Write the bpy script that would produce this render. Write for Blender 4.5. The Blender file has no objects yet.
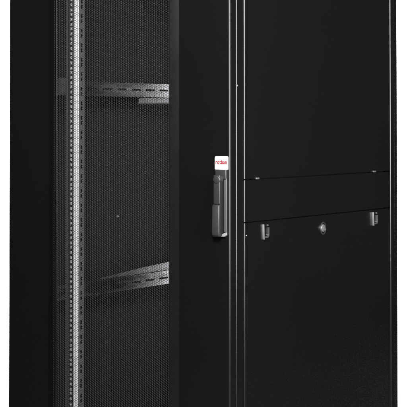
import bpy, bmesh, math
import numpy as np
from mathutils import Vector, Matrix

sc = bpy.context.scene
COL = sc.collection
R = math.radians

# ------------------------------------------------------------------ materials
def mat(name, base, rough=0.5, metal=0.0, spec=0.5, bump=0.0, bscale=900.0, vary=0.0, vscale=6.0,
        rvary=0.0, stretch=None, coat=0.0, bdist=0.001):
    m = bpy.data.materials.new(name); m.use_nodes = True
    nt = m.node_tree; b = nt.nodes['Principled BSDF']
    b.inputs['Base Color'].default_value = (*base, 1)
    b.inputs['Roughness'].default_value = rough
    b.inputs['Metallic'].default_value = metal
    b.inputs['Specular IOR Level'].default_value = spec
    b.inputs['Coat Weight'].default_value = coat
    tc = nt.nodes.new('ShaderNodeTexCoord')
    src = tc.outputs['Object']
    if stretch:
        mp = nt.nodes.new('ShaderNodeMapping'); mp.inputs['Scale'].default_value = stretch
        nt.links.new(src, mp.inputs['Vector']); src = mp.outputs['Vector']
    if vary or rvary:
        n = nt.nodes.new('ShaderNodeTexNoise'); n.inputs['Scale'].default_value = vscale
        n.inputs['Detail'].default_value = 6; n.inputs['Roughness'].default_value = 0.65
        nt.links.new(src, n.inputs['Vector'])
        if vary:
            mr = nt.nodes.new('ShaderNodeMapRange')
            mr.inputs['From Min'].default_value = 0.3; mr.inputs['From Max'].default_value = 0.7
            mr.inputs['To Min'].default_value = 1 - vary; mr.inputs['To Max'].default_value = 1 + vary
            nt.links.new(n.outputs['Fac'], mr.inputs['Value'])
            mx = nt.nodes.new('ShaderNodeVectorMath'); mx.operation = 'SCALE'
            mx.inputs[0].default_value = base
            nt.links.new(mr.outputs['Result'], mx.inputs['Scale'])
            nt.links.new(mx.outputs['Vector'], b.inputs['Base Color'])
        if rvary:
            mr = nt.nodes.new('ShaderNodeMapRange')
            mr.inputs['From Min'].default_value = 0.3; mr.inputs['From Max'].default_value = 0.7
            mr.inputs['To Min'].default_value = max(.02, rough - rvary); mr.inputs['To Max'].default_value = rough + rvary
            nt.links.new(n.outputs['Fac'], mr.inputs['Value'])
            nt.links.new(mr.outputs['Result'], b.inputs['Roughness'])
    if bump:
        n = nt.nodes.new('ShaderNodeTexNoise'); n.inputs['Scale'].default_value = bscale
        n.inputs['Detail'].default_value = 2
        nt.links.new(src, n.inputs['Vector'])
        bp = nt.nodes.new('ShaderNodeBump'); bp.inputs['Strength'].default_value = bump
        bp.inputs['Distance'].default_value = bdist
        nt.links.new(n.outputs['Fac'], bp.inputs['Height'])
        nt.links.new(bp.outputs['Normal'], b.inputs['Normal'])
    return m

M_PAINT = mat('black_powder_coat', (.0030, .0029, .0028), rough=.23, spec=.5, bump=.025, bscale=420, rvary=.02, vscale=5)
M_MESH = mat('perforated_black_steel', (.0110, .0110, .0108), rough=.34, spec=.5)
M_INNER = mat('inner_black_paint', (.010, .010, .010), rough=.7, spec=.2, bump=.08, bscale=500)
M_ZINC = mat('galvanised_steel', (.64, .632, .642), rough=.45, metal=.1, spec=.5, vary=.05, vscale=14, rvary=.08)
M_RAILZINC = mat('rolled_zinc_rail', (.20, .20, .21), rough=.18, metal=1.0, vary=.22, vscale=22, rvary=.1, stretch=(1, .12, 1))
M_BACKSTRIP = mat('pale_zinc_strip', (.42, .42, .42), rough=.5, metal=.2, vary=.15, vscale=30)
M_DULL = mat('dull_zinc', (.12, .12, .132), rough=.5, metal=.3, vary=.15, vscale=20)
M_STRAP = mat('dark_steel_strap', (.05, .05, .052), rough=.5, metal=.3)
M_STRIP = mat('black_hole_strip', (.012, .012, .012), rough=.5, spec=.3)
M_LEVER = mat('charcoal_handle_plastic', (.017, .017, .0175), rough=.44, spec=.45, bump=.06, bscale=700, rvary=.06, vscale=30)
M_HANDLESHADE = mat('shade_dark_handle_plastic', (.006, .006, .0063), rough=.5, spec=.3)  # shade of lever side and tray recess put into the colour
M_LEVERG = mat('graphite_plastic', (.018, .018, .0185), rough=.42, spec=.4)
M_LIP = mat('bright_handle_lip', (.20, .197, .194), rough=.3)
M_LIPBAR = mat('dark_return_lip', (.035, .035, .036), rough=.5)
M_TRAY = mat('grey_handle_bezel', (.052, .051, .050), rough=.4, spec=.5)
M_WHITE = mat('white_label_film', (.50, .50, .495), rough=.35, spec=.4)
M_RED = mat('red_print', (.20, .004, .012), rough=.45)
M_CHROME = mat('chromed_steel', (.72, .72, .74), rough=.2, metal=1.0, rvary=.06, vscale=40)
M_SATIN = mat('satin_chrome', (.24, .24, .245), rough=.42, metal=.75, rvary=.05, vscale=40)
M_RAILDULL = mat('dull_rail_zinc', (.16, .16, .17), rough=.24, metal=1.0, vary=.2, vscale=22, stretch=(1, .12, 1))
M_GREYMET = mat('grey_steel', (.17, .17, .175), rough=.35, metal=.8)
M_RUBBER = mat('foot_rubber', (.02, .02, .02), rough=.8)
M_BACK = mat('white_backdrop_paper', (.88, .88, .88), rough=.9, spec=.1, vary=.015, vscale=2)
M_FLOOR = mat('dark_floor_vinyl', (.020, .019, .018), rough=.7, spec=.2, vary=.06, vscale=3)

# ------------------------------------------------------------------ helpers
def obj(name, bm, m, parent=None, smooth=True, angle=40, mats=None):
    me = bpy.data.meshes.new(name)
    bmesh.ops.recalc_face_normals(bm, faces=bm.faces[:])
    bm.to_mesh(me); bm.free()
    for x in (mats or [m]): me.materials.append(x)
    if smooth:
        me.polygons.foreach_set('use_smooth', [True] * len(me.polygons))
        me.set_sharp_from_angle(angle=R(angle))
    o = bpy.data.objects.new(name, me); COL.objects.link(o)
    if parent: o.parent = parent
    return o

def box(bm, x0, x1, y0, y1, z0, z1, bev=0.0, seg=3):
    r = bmesh.ops.create_cube(bm, size=1.0)
    vs = r['verts']
    bmesh.ops.scale(bm, vec=(x1 - x0, y1 - y0, z1 - z0), verts=vs)
    bmesh.ops.translate(bm, vec=((x0 + x1) / 2, (y0 + y1) / 2, (z0 + z1) / 2), verts=vs)
    if bev:
        es = list({e for v in vs for e in v.link_edges})
        bmesh.ops.bevel(bm, geom=es, offset=bev, segments=seg, profile=.5, affect='EDGES', clamp_overlap=True)

def prism(bm, pts, z0, z1):
    """vertical prism over an outline in plan"""
    a = [bm.verts.new((x, y, z0)) for x, y in pts]
    b = [bm.verts.new((x, y, z1)) for x, y in pts]
    n = len(pts)
    bm.faces.new(a); bm.faces.new(b)
    for i in range(n):
        bm.faces.new((a[i], a[(i + 1) % n], b[(i + 1) % n], b[i]))

def prism_ax(bm, pts, u0, u1, place):
    """prism over outline pts (p,q), run from u0 to u1; place(p,q,u) -> xyz"""
    a = [bm.verts.new(place(p, q, u0)) for p, q in pts]
    b = [bm.verts.new(place(p, q, u1)) for p, q in pts]
    n = len(pts)
    bm.faces.new(a); bm.faces.new(b)
    for i in range(n):
        bm.faces.new((a[i], a[(i + 1) % n], b[(i + 1) % n], b[i]))

def rounded(pts, rad, seg=6):
    """round the corners of a plan outline; rad gives a radius for each corner"""
    out = []
    n = len(pts)
    for i in range(n):
        p = Vector(pts[i]); r = rad[i]
        if r <= 0: out.append(tuple(p)); continue
        a = (Vector(pts[i - 1]) - p).normalized(); b = (Vector(pts[(i + 1) % n]) - p).normalized()
        ang = a.angle(b); d = r / math.tan(ang / 2)
        c = p + (a + b).normalized() * (r / math.sin(ang / 2))
        s = p + a * d - c; e = p + b * d - c
        t = s.angle(e)
        for k in range(seg + 1):
            f = k / seg
            v = (s * math.sin((1 - f) * t) + e * math.sin(f * t)) / math.sin(t)
            out.append(tuple(c + v))
    return out

def cyl(bm, c, axis, r, h, seg=32, r2=None, bev=0):
    """cylinder starting at c and running h along axis"""
    res = bmesh.ops.create_cone(bm, cap_ends=True, cap_tris=False, segments=seg, radius1=r, radius2=r if r2 is None else r2, depth=h)
    vs = res['verts']
    q = Vector((0, 0, 1)).rotation_difference(Vector(axis)).to_matrix().to_4x4()
    bmesh.ops.transform(bm, matrix=Matrix.Translation(Vector(c) + Vector(axis) * h / 2) @ q, verts=vs)
    if bev:
        top = Vector(c) + Vector(axis) * h
        es = [e for e in {e for v in vs for e in v.link_edges}
              if all(abs((v.co - top).dot(Vector(axis))) < 1e-6 for v in e.verts)]
        bmesh.ops.bevel(bm, geom=es, offset=bev, segments=3, profile=.5, affect='EDGES')

def ring(bm, c, axis, prof, seg=40):
    """lathe a closed profile of (radius, height) round axis at c"""
    ax = Vector(axis).normalized(); u = ax.orthogonal().normalized(); w = ax.cross(u)
    rows = []
    for k in range(seg):
        a = 2 * math.pi * k / seg; d = u * math.cos(a) + w * math.sin(a)
        rows.append([bm.verts.new(Vector(c) + d * r + ax * h) for r, h in prof])
    n = len(prof)
    for k in range(seg):
        for i in range(n):
            bm.faces.new((rows[k][i], rows[(k + 1) % seg][i], rows[(k + 1) % seg][(i + 1) % n], rows[k][(i + 1) % n]))

def honeycomb(name, x0, x1, z0, z1, y, pitch, web, thick, m, parent, spare=()):
    """sheet of steel punched with hexagonal holes, built hole by hole"""
    dx = pitch * math.sqrt(3) / 2
    nx = int((x1 - x0) / dx) + 1; nz = int((z1 - z0) / pitch) + 1
    ii, jj = np.meshgrid(np.arange(nx), np.arange(nz), indexing='ij')
    cx = (x0 + ii * dx).ravel(); cz = (z0 + jj * pitch + (ii % 2) * pitch / 2).ravel()
    N = len(cx)
    ang = np.arange(6) * math.pi / 3
    ro = pitch / math.sqrt(3); rf = (pitch - web) / math.sqrt(3); rb = rf
    rm = rf - web * .0
    ch = web * .22                                             # small pressed rim round each hole
    layers = [(ro, y), (rf + ch, y), (rf, y + ch), (rb, y + thick), (ro, y + thick)]
    L = len(layers)
    V = np.zeros((N, L, 6, 3), dtype=np.float32)
    for k, (r, yy) in enumerate(layers):
        V[:, k, :, 0] = cx[:, None] + r * np.cos(ang)[None, :]
        V[:, k, :, 1] = yy
        V[:, k, :, 2] = cz[:, None] + r * np.sin(ang)[None, :]
    base = (np.arange(N) * L * 6)[:, None, None]
    k = np.arange(L - 1)[None, :, None]; i = np.arange(6)[None, None, :]
    a = base + k * 6 + i; b = base + k * 6 + (i + 1) % 6
    c = base + (k + 1) * 6 + (i + 1) % 6; d = base + (k + 1) * 6 + i
    F = np.stack([a, b, c, d], -1).reshape(-1, 4).astype(np.int32)
    me = bpy.data.meshes.new(name)
    me.vertices.add(N * L * 6); me.vertices.foreach_set('co', V.ravel())
    me.loops.add(F.size); me.loops.foreach_set('vertex_index', F.ravel())
    me.polygons.add(len(F)); me.polygons.foreach_set('loop_start', np.arange(len(F), dtype=np.int32) * 4)
    me.update(calc_edges=True); me.validate()
    me.materials.append(m)
    o = bpy.data.objects.new(name, me); COL.objects.link(o); o.parent = parent
    return o

# ------------------------------------------------------------------ the cabinet
W, D, H = .7705, 1.141, 2.0
cab = bpy.data.objects.new('server_rack_cabinet', None); COL.objects.link(cab)
cab['label'] = 'tall black server rack cabinet with perforated door and white labelled swing handle'
cab['category'] = 'server cabinet'

Z0, Z1 = .06, 1.985        # body

# frame posts and rings (right-hand posts carry the visible rounded edges)
def post(x0, x1, y0, y1, rad, z0=Z0, z1=Z1):
    bm = bmesh.new()
    prism(bm, rounded([(x0, y0), (x1, y0), (x1, y1), (x0, y1)], rad, 8), z0, z1)
    return obj('frame_post', bm, M_PAINT, cab, angle=50)
post(-.046, 0, .0405, .0795, (0, .0055, .002, 0))
post(-.050, .005, 1.1080, D, (0, .0055, .004, .002))
post(-W, -.722, .0405, .0795, (.004, 0, 0, .003))
post(-W, -.722, 1.1080, D, (.003, 0, 0, .004))

for za, zb in ((Z0, Z0 + .05), (Z1 - .05, Z1)):
    for e in ((-.722, -.046, .0415, .0785), (-.722, -.050, 1.110, D - .002), (-W + .003, -.725, .0795, 1.108), (-.045, -.003, .0795, 1.108)):
        bm = bmesh.new(); box(bm, *e, za, zb); obj('frame_rail', bm, M_PAINT, cab)
bm = bmesh.new(); box(bm, -W, .004, .0405, D, Z1 + .001, H, .004); obj('roof', bm, M_PAINT, cab)
bm = bmesh.new(); box(bm, -W + .002, .002, .0400, D - .002, .035, Z0 - .001, .003); obj('floor_plate', bm, M_PAINT, cab)
for x in (-W + .07, -.07):
    for y in (.12, D - .09):
        bm = bmesh.new(); cyl(bm, (x, y, 0), (0, 0, 1), .026, .012, 24); cyl(bm, (x, y, .012), (0, 0, 1), .009, .025, 16)
        obj('levelling_foot', bm, M_RUBBER, cab)

# left side skin, seen from inside
bm = bmesh.new(); box(bm, -W - .004, -W + .006, .080, 1.098, Z0 + .002, Z1 - .002, .002)
obj('left_side_panel', bm, M_INNER, cab)

# right side: upper panel, cross band, lower panel
PX0, PX1, PY0, PY1 = -.020, .0035, .0833, 1.1030
def side(name, za, zb):
    bm = bmesh.new()
    o = rounded([(PX0, PY0), (PX1, PY0), (PX1, PY1), (PX0, PY1)], (0, .0055, .004, 0), 8)
    prism(bm, o, za, zb)
    return obj(name, bm, M_PAINT, cab, angle=50)
upper = side('upper_side_panel', 1.0470, Z1 - .004)
band = side('cross_band', .9238, 1.0430)
lower = side('lower_side_panel', Z0 + .004, .9198)

for z in (.9218, 1.0450):
    bm = bmesh.new(); box(bm, PX0 - .0035, PX0 - .001, PY0 + .002, PY1 - .002, z - .014, z + .014)
    obj('seam_flange', bm, M_INNER, band)

# bright clip tongues in the upper seam
for y in (.158, .977):
    bm = bmesh.new(); box(bm, PX1 - .001, PX1 + .0035, y - .0088, y + .0088, 1.0440, 1.0492, .0012, 2)
    obj('clip_tongue', bm, M_SATIN, upper)

# slam latches on the lower panel
def latch(y, z):
    bm = bmesh.new(); box(bm, PX1 - .002, PX1 + .0006, y - .014, y + .020, z - .025, z + .025)
    t = obj('side_latch', bm, M_PAINT, lower, smooth=False)
    bm = bmesh.new()
    o = rounded([(y - .0205, z + .0225), (y - .0175, z - .0225), (y - .0113, z - .0225), (y - .0143, z + .0225)], (.002, .002, .002, .002), 4)
    prism_ax(bm, o, PX1 + .0002, PX1 + .0055, lambda p_, q_, u: (u, p_, q_))
    es = [e for e in bm.edges if all(v.co.x > PX1 + .005 for v in e.verts)]
    bmesh.ops.bevel(bm, geom=es, offset=.0012, segments=2, profile=.5, affect='EDGES')
    obj('latch_bar', bm, M_SATIN, lower)
    bm = bmesh.new()                                   # the bent hook beside it
    po = [(y + .007 + .010 * math.cos(R(a)), z - .008 + .010 * math.sin(R(a))) for a in range(-90, 1, 10)]
    pi = [(y + .007 + .0055 * math.cos(R(a)), z - .008 + .0055 * math.sin(R(a))) for a in range(0, -91, -10)]
    prism_ax(bm, [(y - .003, z - .018)] + po + [(y + .017, z + .012), (y + .0125, z + .012)] + pi + [(y - .003, z - .0135)],
             PX1 + .0008, PX1 + .0048, lambda p_, q_, u: (u, p_, q_))
    obj('latch_hook', bm, M_GREYMET, lower)
    bm = bmesh.new(); box(bm, PX1 + .0004, PX1 + .0032, y + .009, y + .017, z + .0155, z + .0205, .001, 2)
    obj('latch_stop', bm, M_GREYMET, lower)
latch(.2085, .8893)
latch(.9780, .8904)

# side lock
bm = bmesh.new(); ring(bm, (PX1 - .001, .5915, .8790), (1, 0, 0), [(.0195, 0), (.0205, .0018), (.0195, .0032), (.0165, .0032), (.0155, .0015), (.0155, 0)], 48)
lk = obj('side_lock', bm, M_LEVERG, lower)
bm = bmesh.new(); cyl(bm, (PX1 - .001, .5850, .8800), (1, 0, 0), .0120, .0068, 40, bev=.0018)
box(bm, PX1 + .0056, PX1 + .0062, .5842, .5858, .876, .884)
obj('lock_barrel', bm, M_SATIN, lower)
bm = bmesh.new(); cyl(bm, (PX1 - .0005, .0930, .8845), (1, 0, 0), .0024, .0022, 16, bev=.0007)
obj('screw', bm, M_CHROME, lower)
bm = bmesh.new(); cyl(bm, (-.0008, .0465, 1.3148), (1, 0, 0), .0026, .0018, 16, bev=.0006)
obj('screw', bm, M_DULL, cab)

# inner rails along the depth, on both sides (galvanised, slotted)
def plate_slots(bm, x0, x1, ya, yb, za, zb, s0, pitch, ln, sza, szb):
    """plate in the plane x, slots ln long every pitch between sza and szb"""
    box(bm, x0, x1, ya, yb, za, sza); box(bm, x0, x1, ya, yb, szb, zb)
    y = ya; s = s0
    while s + ln < yb:
        if s > y: box(bm, x0, x1, y, s, sza, szb)
        y = s + ln; s += pitch
    box(bm, x0, x1, y, yb, sza, szb)
def depth_rail(z, flip, xs=-.700, sgn=1):
    k = -1 if flip else 1
    def zz(a, b): return (z + min(k * a, k * b), z + max(k * a, k * b))
    bm = bmesh.new()
    a, b = zz(-.0218, .0218); s, e = zz(-.0010, .0052)
    x0, x1 = sorted((xs, xs - sgn * .002))
    plate_slots(bm, x0, x1, .110, 1.094, a, b, .149, .088, .057, s, e)
    x0, x1 = sorted((xs, xs - sgn * .028))
    a, b = zz(.0218, .0238); box(bm, x0, x1, .110, 1.094, a, b)
    o = obj('depth_rail', bm, M_RAILZINC, cab, angle=30)
    bm = bmesh.new()
    x2 = xs + sgn * .003
    if not flip:      # folded bracket with a rolled lower edge
        lo, hi = z - .0455, z - .0245
        outl = [(x2 - sgn * .016, lo - .002), (x2 - sgn * .004, lo), (x2, lo + .008), (x2, hi), (x2 - sgn * .0022, hi), (x2 - sgn * .0022, lo + .009), (x2 - sgn * .005, lo + .002), (x2 - sgn * .016, lo)]
        prism_ax(bm, outl, .628, 1.092, lambda p_, q_, u: (p_, u, q_))
    else:             # tapered gusset standing on the rail
        t = z + .0245
        outl = [(.400, t), (1.092, t), (1.092, t + .036), (.828, t + .027), (.650, t + .019), (.400, t + .004)]
        prism_ax(bm, outl, x2 - sgn * .002, x2, lambda p_, q_, u: (u, p_, q_))
    obj('rail_bracket', bm, M_RAILDULL, o, angle=30)
    return o
RZ1, RZ2 = 1.3155, .680
for z, fl in ((RZ1, False), (RZ2, True)):
    depth_rail(z, fl)
    depth_rail(z, fl, xs=-W + .700, sgn=-1)

# vertical 19 inch mounting rails at the front
def mounting_rail(sgn, xc):
    X = lambda a: xc + sgn * a          # a runs from the outer lip (0) to the inner corner (.048)
    def bx(bm, a0, a1, *r, **k):
        p, q = sorted((X(a0), X(a1))); box(bm, p, q, *r, **k)
    za, zb = .125, 1.925
    YR = .100
    bm = bmesh.new()
    bx(bm, .0294, .0478, YR - .002, YR, za, zb, bev=.0009, seg=2)        # bright face
    o = obj('mounting_rail', bm, M_ZINC, cab)
    bm = bmesh.new()                                                      # flange running back, slots in pairs
    pts = []
    z = za; U = .04445
    x0, x1 = sorted((X(.0460), X(.0480)))
    y0, y1, y2, y3 = YR + .0005, YR + .0085, YR + .0215, YR + .031
    box(bm, x0, x1, y0, y1, za, zb); box(bm, x0, x1, y2, y3, za, zb)
    cur = za; n = int((zb - za) / U)
    for i in range(n):
        for off in (.010, .0255):
            s = za + i * U + off
            box(bm, x0, x1, y1, y2, cur, s); cur = s + .0115
    box(bm, x0, x1, y1, y2, cur, zb)
    obj('slotted_flange', bm, M_DULL, o, smooth=False)
    bm = bmesh.new()                                                      # dark strip punched with square holes
    h0, h1 = .0145, .0223
    bx(bm, .0076, h0, YR + .001, YR + .003, za, zb); bx(bm, h1, .0292, YR + .001, YR + .003, za, zb)
    cur = za
    for i in range(n):
        for off in (.0064, .02225, .0381):
            s = za + i * U + off - .0051
            bx(bm, h0, h1, YR + .001, YR + .003, cur, s); cur = s + .0102
    bx(bm, h0, h1, YR + .001, YR + .003, cur, zb)
    obj('hole_strip', bm, M_STRIP, o, smooth=False)
    bm = bmesh.new(); bx(bm, .0105, .0280, YR + .0045, YR + .006, za, zb)  # strip added behind the square holes so they show pale
    obj('backing_strip', bm, M_BACKSTRIP, o, smooth=False)
    bm = bmesh.new(); bx(bm, 0, .0072, YR - .001, YR + .020, za, zb, bev=.0008, seg=2)
    obj('return_lip', bm, M_LIPBAR, o)
mounting_rail(1, -.6292)
mounting_rail(-1, -W + .6292)
# feet of the mounting rails on the frame
for za, zb in ((1.3010, 1.3225), (1.3250, 1.3460)):
    bm = bmesh.new(); box(bm, -.690, -.6310, .104, .107, za, zb); obj('rail_strap', bm, M_STRAP, cab)

# ------------------------------------------------------------------ front door
DZ0, DZ1 = .066, 1.995
MX0, MX1 = -.5885, -.1943
bm = bmesh.new()
BY = .037
rt = rounded([(MX1, -.0100), (-.1665, 0), (.0012, 0), (.0012, BY), (-.020, BY), (-.022, .012), (-.168, .012), (MX1, -.006)],
             (.0008, .004, .0060, .003, 0, 0, 0, 0), 7)
prism(bm, rt, DZ0, DZ1)
lf = rounded([(-.7705, 0), (-.6228, 0), (MX0, -.0100), (MX0, -.006), (-.620, .012), (-.746, .012), (-.748, BY), (-.7705, BY)],
             (.0055, .004, .0006, 0, 0, 0, 0, .003), 7)
prism(bm, lf, DZ0, DZ1)
box(bm, MX0 - .03, MX1 + .03, .002, .030, DZ0 + .001, .19); box(bm, MX0 - .03, MX1 + .03, .002, .030, 1.88, DZ1 - .001)
door = obj('front_door', bm, M_PAINT, cab, angle=50)
honeycomb('perforated_mesh', MX0 - .006, MX1 + .006, .185, 1.885, -.0080, .0069, .00098, .0010, M_MESH, door)
bm = bmesh.new(); cyl(bm, (-.3709, -.0076, .934), (0, -1, 0), .0036, .003, 20, bev=.001)
obj('door_stud', bm, M_GREYMET, door)

# ------------------------------------------------------------------ swing handle
hx0, hx1, hz0, hz1 = -.0447, -.0035, .8870, 1.1140
bm = bmesh.new()                                    # shallow tray: rims and bottom lip round a recess
o = rounded([(hx0, hz0), (hx1, hz0), (hx1, 1.0755), (hx0, 1.0755)], (.006, .006, 0, 0), 5)
prism_ax(bm, o, -.0025, .0005, lambda p, q, u: (p, u, q))
handle = obj('door_handle', bm, M_HANDLESHADE, cab, smooth=False)
bm = bmesh.new()
box(bm, -.0158, -.0066, -.0065, -.0020, .8990, 1.0750, .0016, 3)
obj('handle_bezel', bm, M_TRAY, handle, angle=30)
bm = bmesh.new()
bw = [(-.0300, .8868), (-.0105, .8868), (-.0066, .8905), (-.0066, .8985), (-.0125, .8960), (-.0190, .8925), (-.0300, .8905)]
prism_ax(bm, bw, -.0115, -.0018, lambda p, q, u: (p, u, q))
obj('bezel_lip', bm, M_LIP, handle, angle=30)
bm = bmesh.new()                                    # white label field at the top
o = rounded([(hx0, 1.0760), (hx1, 1.0760), (hx1, hz1), (hx0, hz1)], (.001, .001, .0045, .0045), 6)
prism_ax(bm, o, -.0060, -.0004, lambda p, q, u: (p, u, q))
es = [e for e in bm.edges if all(v.co.y < -.0055 for v in e.verts)]
bmesh.ops.bevel(bm, geom=es, offset=.0010, segments=2, profile=.5, affect='EDGES')
obj('handle_label', bm, M_WHITE, handle, angle=30)
cu = bpy.data.curves.new('lettering', 'FONT'); cu.body = 'rotban'; cu.size = .0125; cu.extrude = .0002; cu.offset = .00042
cu.align_x = 'CENTER'; cu.space_character = 1.10
to = bpy.data.objects.new('text_tmp', cu); COL.objects.link(to)
bpy.context.view_layer.update()
me = bpy.data.meshes.new_from_object(to.evaluated_get(bpy.context.evaluated_depsgraph_get()))
bpy.data.objects.remove(to); me.materials.append(M_RED)
xs = [v.co.x for v in me.vertices]; wt = max(xs) - min(xs); mid = (max(xs) + min(xs)) / 2
for v in me.vertices: v.co = Vector(((v.co.x - mid) * .0365 / wt, v.co.y * 1.32, v.co.z))
txt = bpy.data.objects.new('lettering', me); COL.objects.link(txt); txt.parent = handle
txt.location = ((hx0 + hx1) / 2 + .0006, -.00625, 1.0915); txt.rotation_euler = (R(90), 0, 0)

# lever: rounded bar standing proud of the tray, thicker grip below
lx0, lx1 = -.0378, -.0168
def lever_part(name, x0, x1, y0, y1, z0, z1, bev, m):
    bm = bmesh.new(); box(bm, x0, x1, y0, y1, z0, z1, bev, 4)
    return obj(name, bm, m, handle, angle=35)
lever_part('lever_head', hx0 + .0025, hx1 - .0032, -.0100, -.0022, 1.0480, 1.0757, .003, M_LEVERG)
lever_part('lever_core', lx0 + .0008, lx1 - .0006, -.0230, -.0024, .8900, 1.0460, .001, M_HANDLESHADE)  # darker body under the bar, its colour imitates the lever's shaded side
bm = bmesh.new()
box(bm, lx0, lx1, -.0270, -.0215, .9785, 1.0610, .0024, 4)
obj('lever_bar', bm, M_LEVER, handle, angle=35)
bm = bmesh.new()
cyl(bm, (-.0268, -.0090, 1.0480), (0, -1, 0), .0118, .0205, 48, bev=.0035)
obj('lock_cover', bm, M_LEVER, handle, angle=35)
bm = bmesh.new()
prof = [(-.0215, .8875), (-.0285, .8865), (-.0330, .8910), (-.0340, .9020), (-.0318, .9730), (-.0285, .9775), (-.0215, .9775)]
prism_ax(bm, prof, lx0 - .0012, lx1 + .0004, lambda p, q, u: (u, p, q))
es = [e for e in bm.edges if abs(e.verts[0].co.x - e.verts[1].co.x) < 1e-6]
bmesh.ops.bevel(bm, geom=es, offset=.0022, segments=3, profile=.5, affect='EDGES')
obj('lever_grip', bm, M_LEVER, handle, angle=35)
bm = bmesh.new()                                    # moulded push mark on the grip
outl = [(-.0335, .908), (-.0215, .908), (-.0215, .9105), (-.0335, .9185)]
prism_ax(bm, outl, -.0343, -.0325, lambda p, q, u: (p, u, q))
obj('push_mark', bm, M_LEVERG, handle, smooth=False)

# ------------------------------------------------------------------ rear door
bm = bmesh.new()
box(bm, -W, -.700, D + .003, D + .033, DZ0, DZ1, .004); box(bm, -.068, 0, D + .003, D + .033, DZ0, DZ1, .004)
box(bm, -.698, -.070, D + .004, D + .032, DZ0 + .001, .14); box(bm, -.698, -.070, D + .004, D + .032, 1.92, DZ1 - .001)
rear = obj('rear_door', bm, M_PAINT, cab)
honeycomb('perforated_mesh', -.703, -.065, .135, 1.925, D + .018, .0115, .0022, .0012, M_MESH, rear)

# ------------------------------------------------------------------ the setting
TH = R(30)
v = Vector((-math.sin(TH), math.cos(TH), 0)); r = Vector((math.cos(TH), math.sin(TH), 0))
cam_xy = Vector((2.4362, -4.3670, 0))
bc = cam_xy + v * 9.6
bm = bmesh.new()
prof = [(-2.2, .003)] + [(-1.1 + 1.1 * math.sin(R(a)), 1.103 - 1.1 * math.cos(R(a))) for a in range(0, 91, 6)] + [(0, 4.6)]
rows = []
for sd in (-1, 1):
    rows.append([bm.verts.new(bc + v * d + r * (-4.2 if sd < 0 else 1.7 + .9 * min(1, max(0, z - .1) / .9)) + Vector((0, 0, z))) for d, z in prof])
for i in range(len(prof) - 1): bm.faces.new((rows[0][i], rows[1][i], rows[1][i + 1], rows[0][i + 1]))
bd = obj('backdrop', bm, M_BACK, angle=60); bd['kind'] = 'structure'
bm = bmesh.new(); vs = [bm.verts.new(p) for p in ((-7, -7, 0), (6, -7, 0), (6, 7, 0), (-7, 7, 0))]; bm.faces.new(vs)
fl = obj('floor', bm, M_FLOOR, smooth=False); fl['kind'] = 'structure'
bd['label'] = 'white paper backdrop curving down behind the cabinet'; fl['label'] = 'dark studio floor under the cabinet'

# ------------------------------------------------------------------ lamps
def area(name, loc, target, sx, sy, power, col=(1, 1, 1), spread=180):
    l = bpy.data.lights.new(name, 'AREA'); l.shape = 'RECTANGLE'; l.size = sx; l.size_y = sy
    l.energy = power; l.color = col; l.spread = R(spread)
    o = bpy.data.objects.new(name, l); COL.objects.link(o); o.location = loc
    o.rotation_euler = (Vector(target) - Vector(loc)).to_track_quat('-Z', 'Y').to_euler()
    return o
def polar(b, d): return (d * math.sin(R(b)), -d * math.cos(R(b)))
x, y = polar(74, 3.2); area('side_softbox', (x, y, 1.78), (0, .1, 1.40), 2.5, 2.5, 370, (1, .985, .97))
x, y = polar(31, 3.6); area('front_softbox', (x - .4, y, 2.75), (-.4, 0, 1.85), .8, .8, 430, (1, .99, .98))
area('added_rail_glint_light', (-.055, 2.0, 1.0), (-.70, .95, 1.0), .09, 1.4, .5, (1, 1, 1), spread=50)  # added light behind the rear door, only to put glints on the inner rails
for lat in (-1.9, .8):
    p = bc + v * -1.9 + r * lat
    area('backdrop_lamp', (p.x, p.y, 3.3), tuple(bc + r * lat * .55 + Vector((0, 0, 1.0))), 1.2, .5, 150, spread=120)

w = bpy.data.worlds.new('World'); sc.world = w; w.use_nodes = True
bg = w.node_tree.nodes['Background']; bg.inputs['Color'].default_value = (1, .98, .96, 1); bg.inputs['Strength'].default_value = .03

# ------------------------------------------------------------------ camera
cd = bpy.data.cameras.new('camera'); cam = bpy.data.objects.new('camera', cd); COL.objects.link(cam)
tilt = R(1.55); f = 1764.0
cd.sensor_width = 36; cd.lens = 36 * f / 407
cam.location = (2.4362, -4.3670, 1.2135)
cam.rotation_euler = (R(90) + tilt, 0, R(30))
ppy = 121 - f * math.tan(tilt)
cd.shift_y = -(203.5 - ppy) / 407
cd.clip_start = .05; cd.clip_end = 200
sc.camera = cam

sc.view_settings.view_transform = 'Standard'; sc.view_settings.look = 'None'
sc.view_settings.exposure = 0; sc.view_settings.gamma = 1
sc.render.engine = 'CYCLES'
sc.cycles.max_bounces = 8; sc.cycles.diffuse_bounces = 4; sc.cycles.glossy_bounces = 5
sc.cycles.use_denoising = False
sc.cycles.caustics_reflective = False; sc.cycles.caustics_refractive = False
sc.cycles.sample_clamp_indirect = 1.2
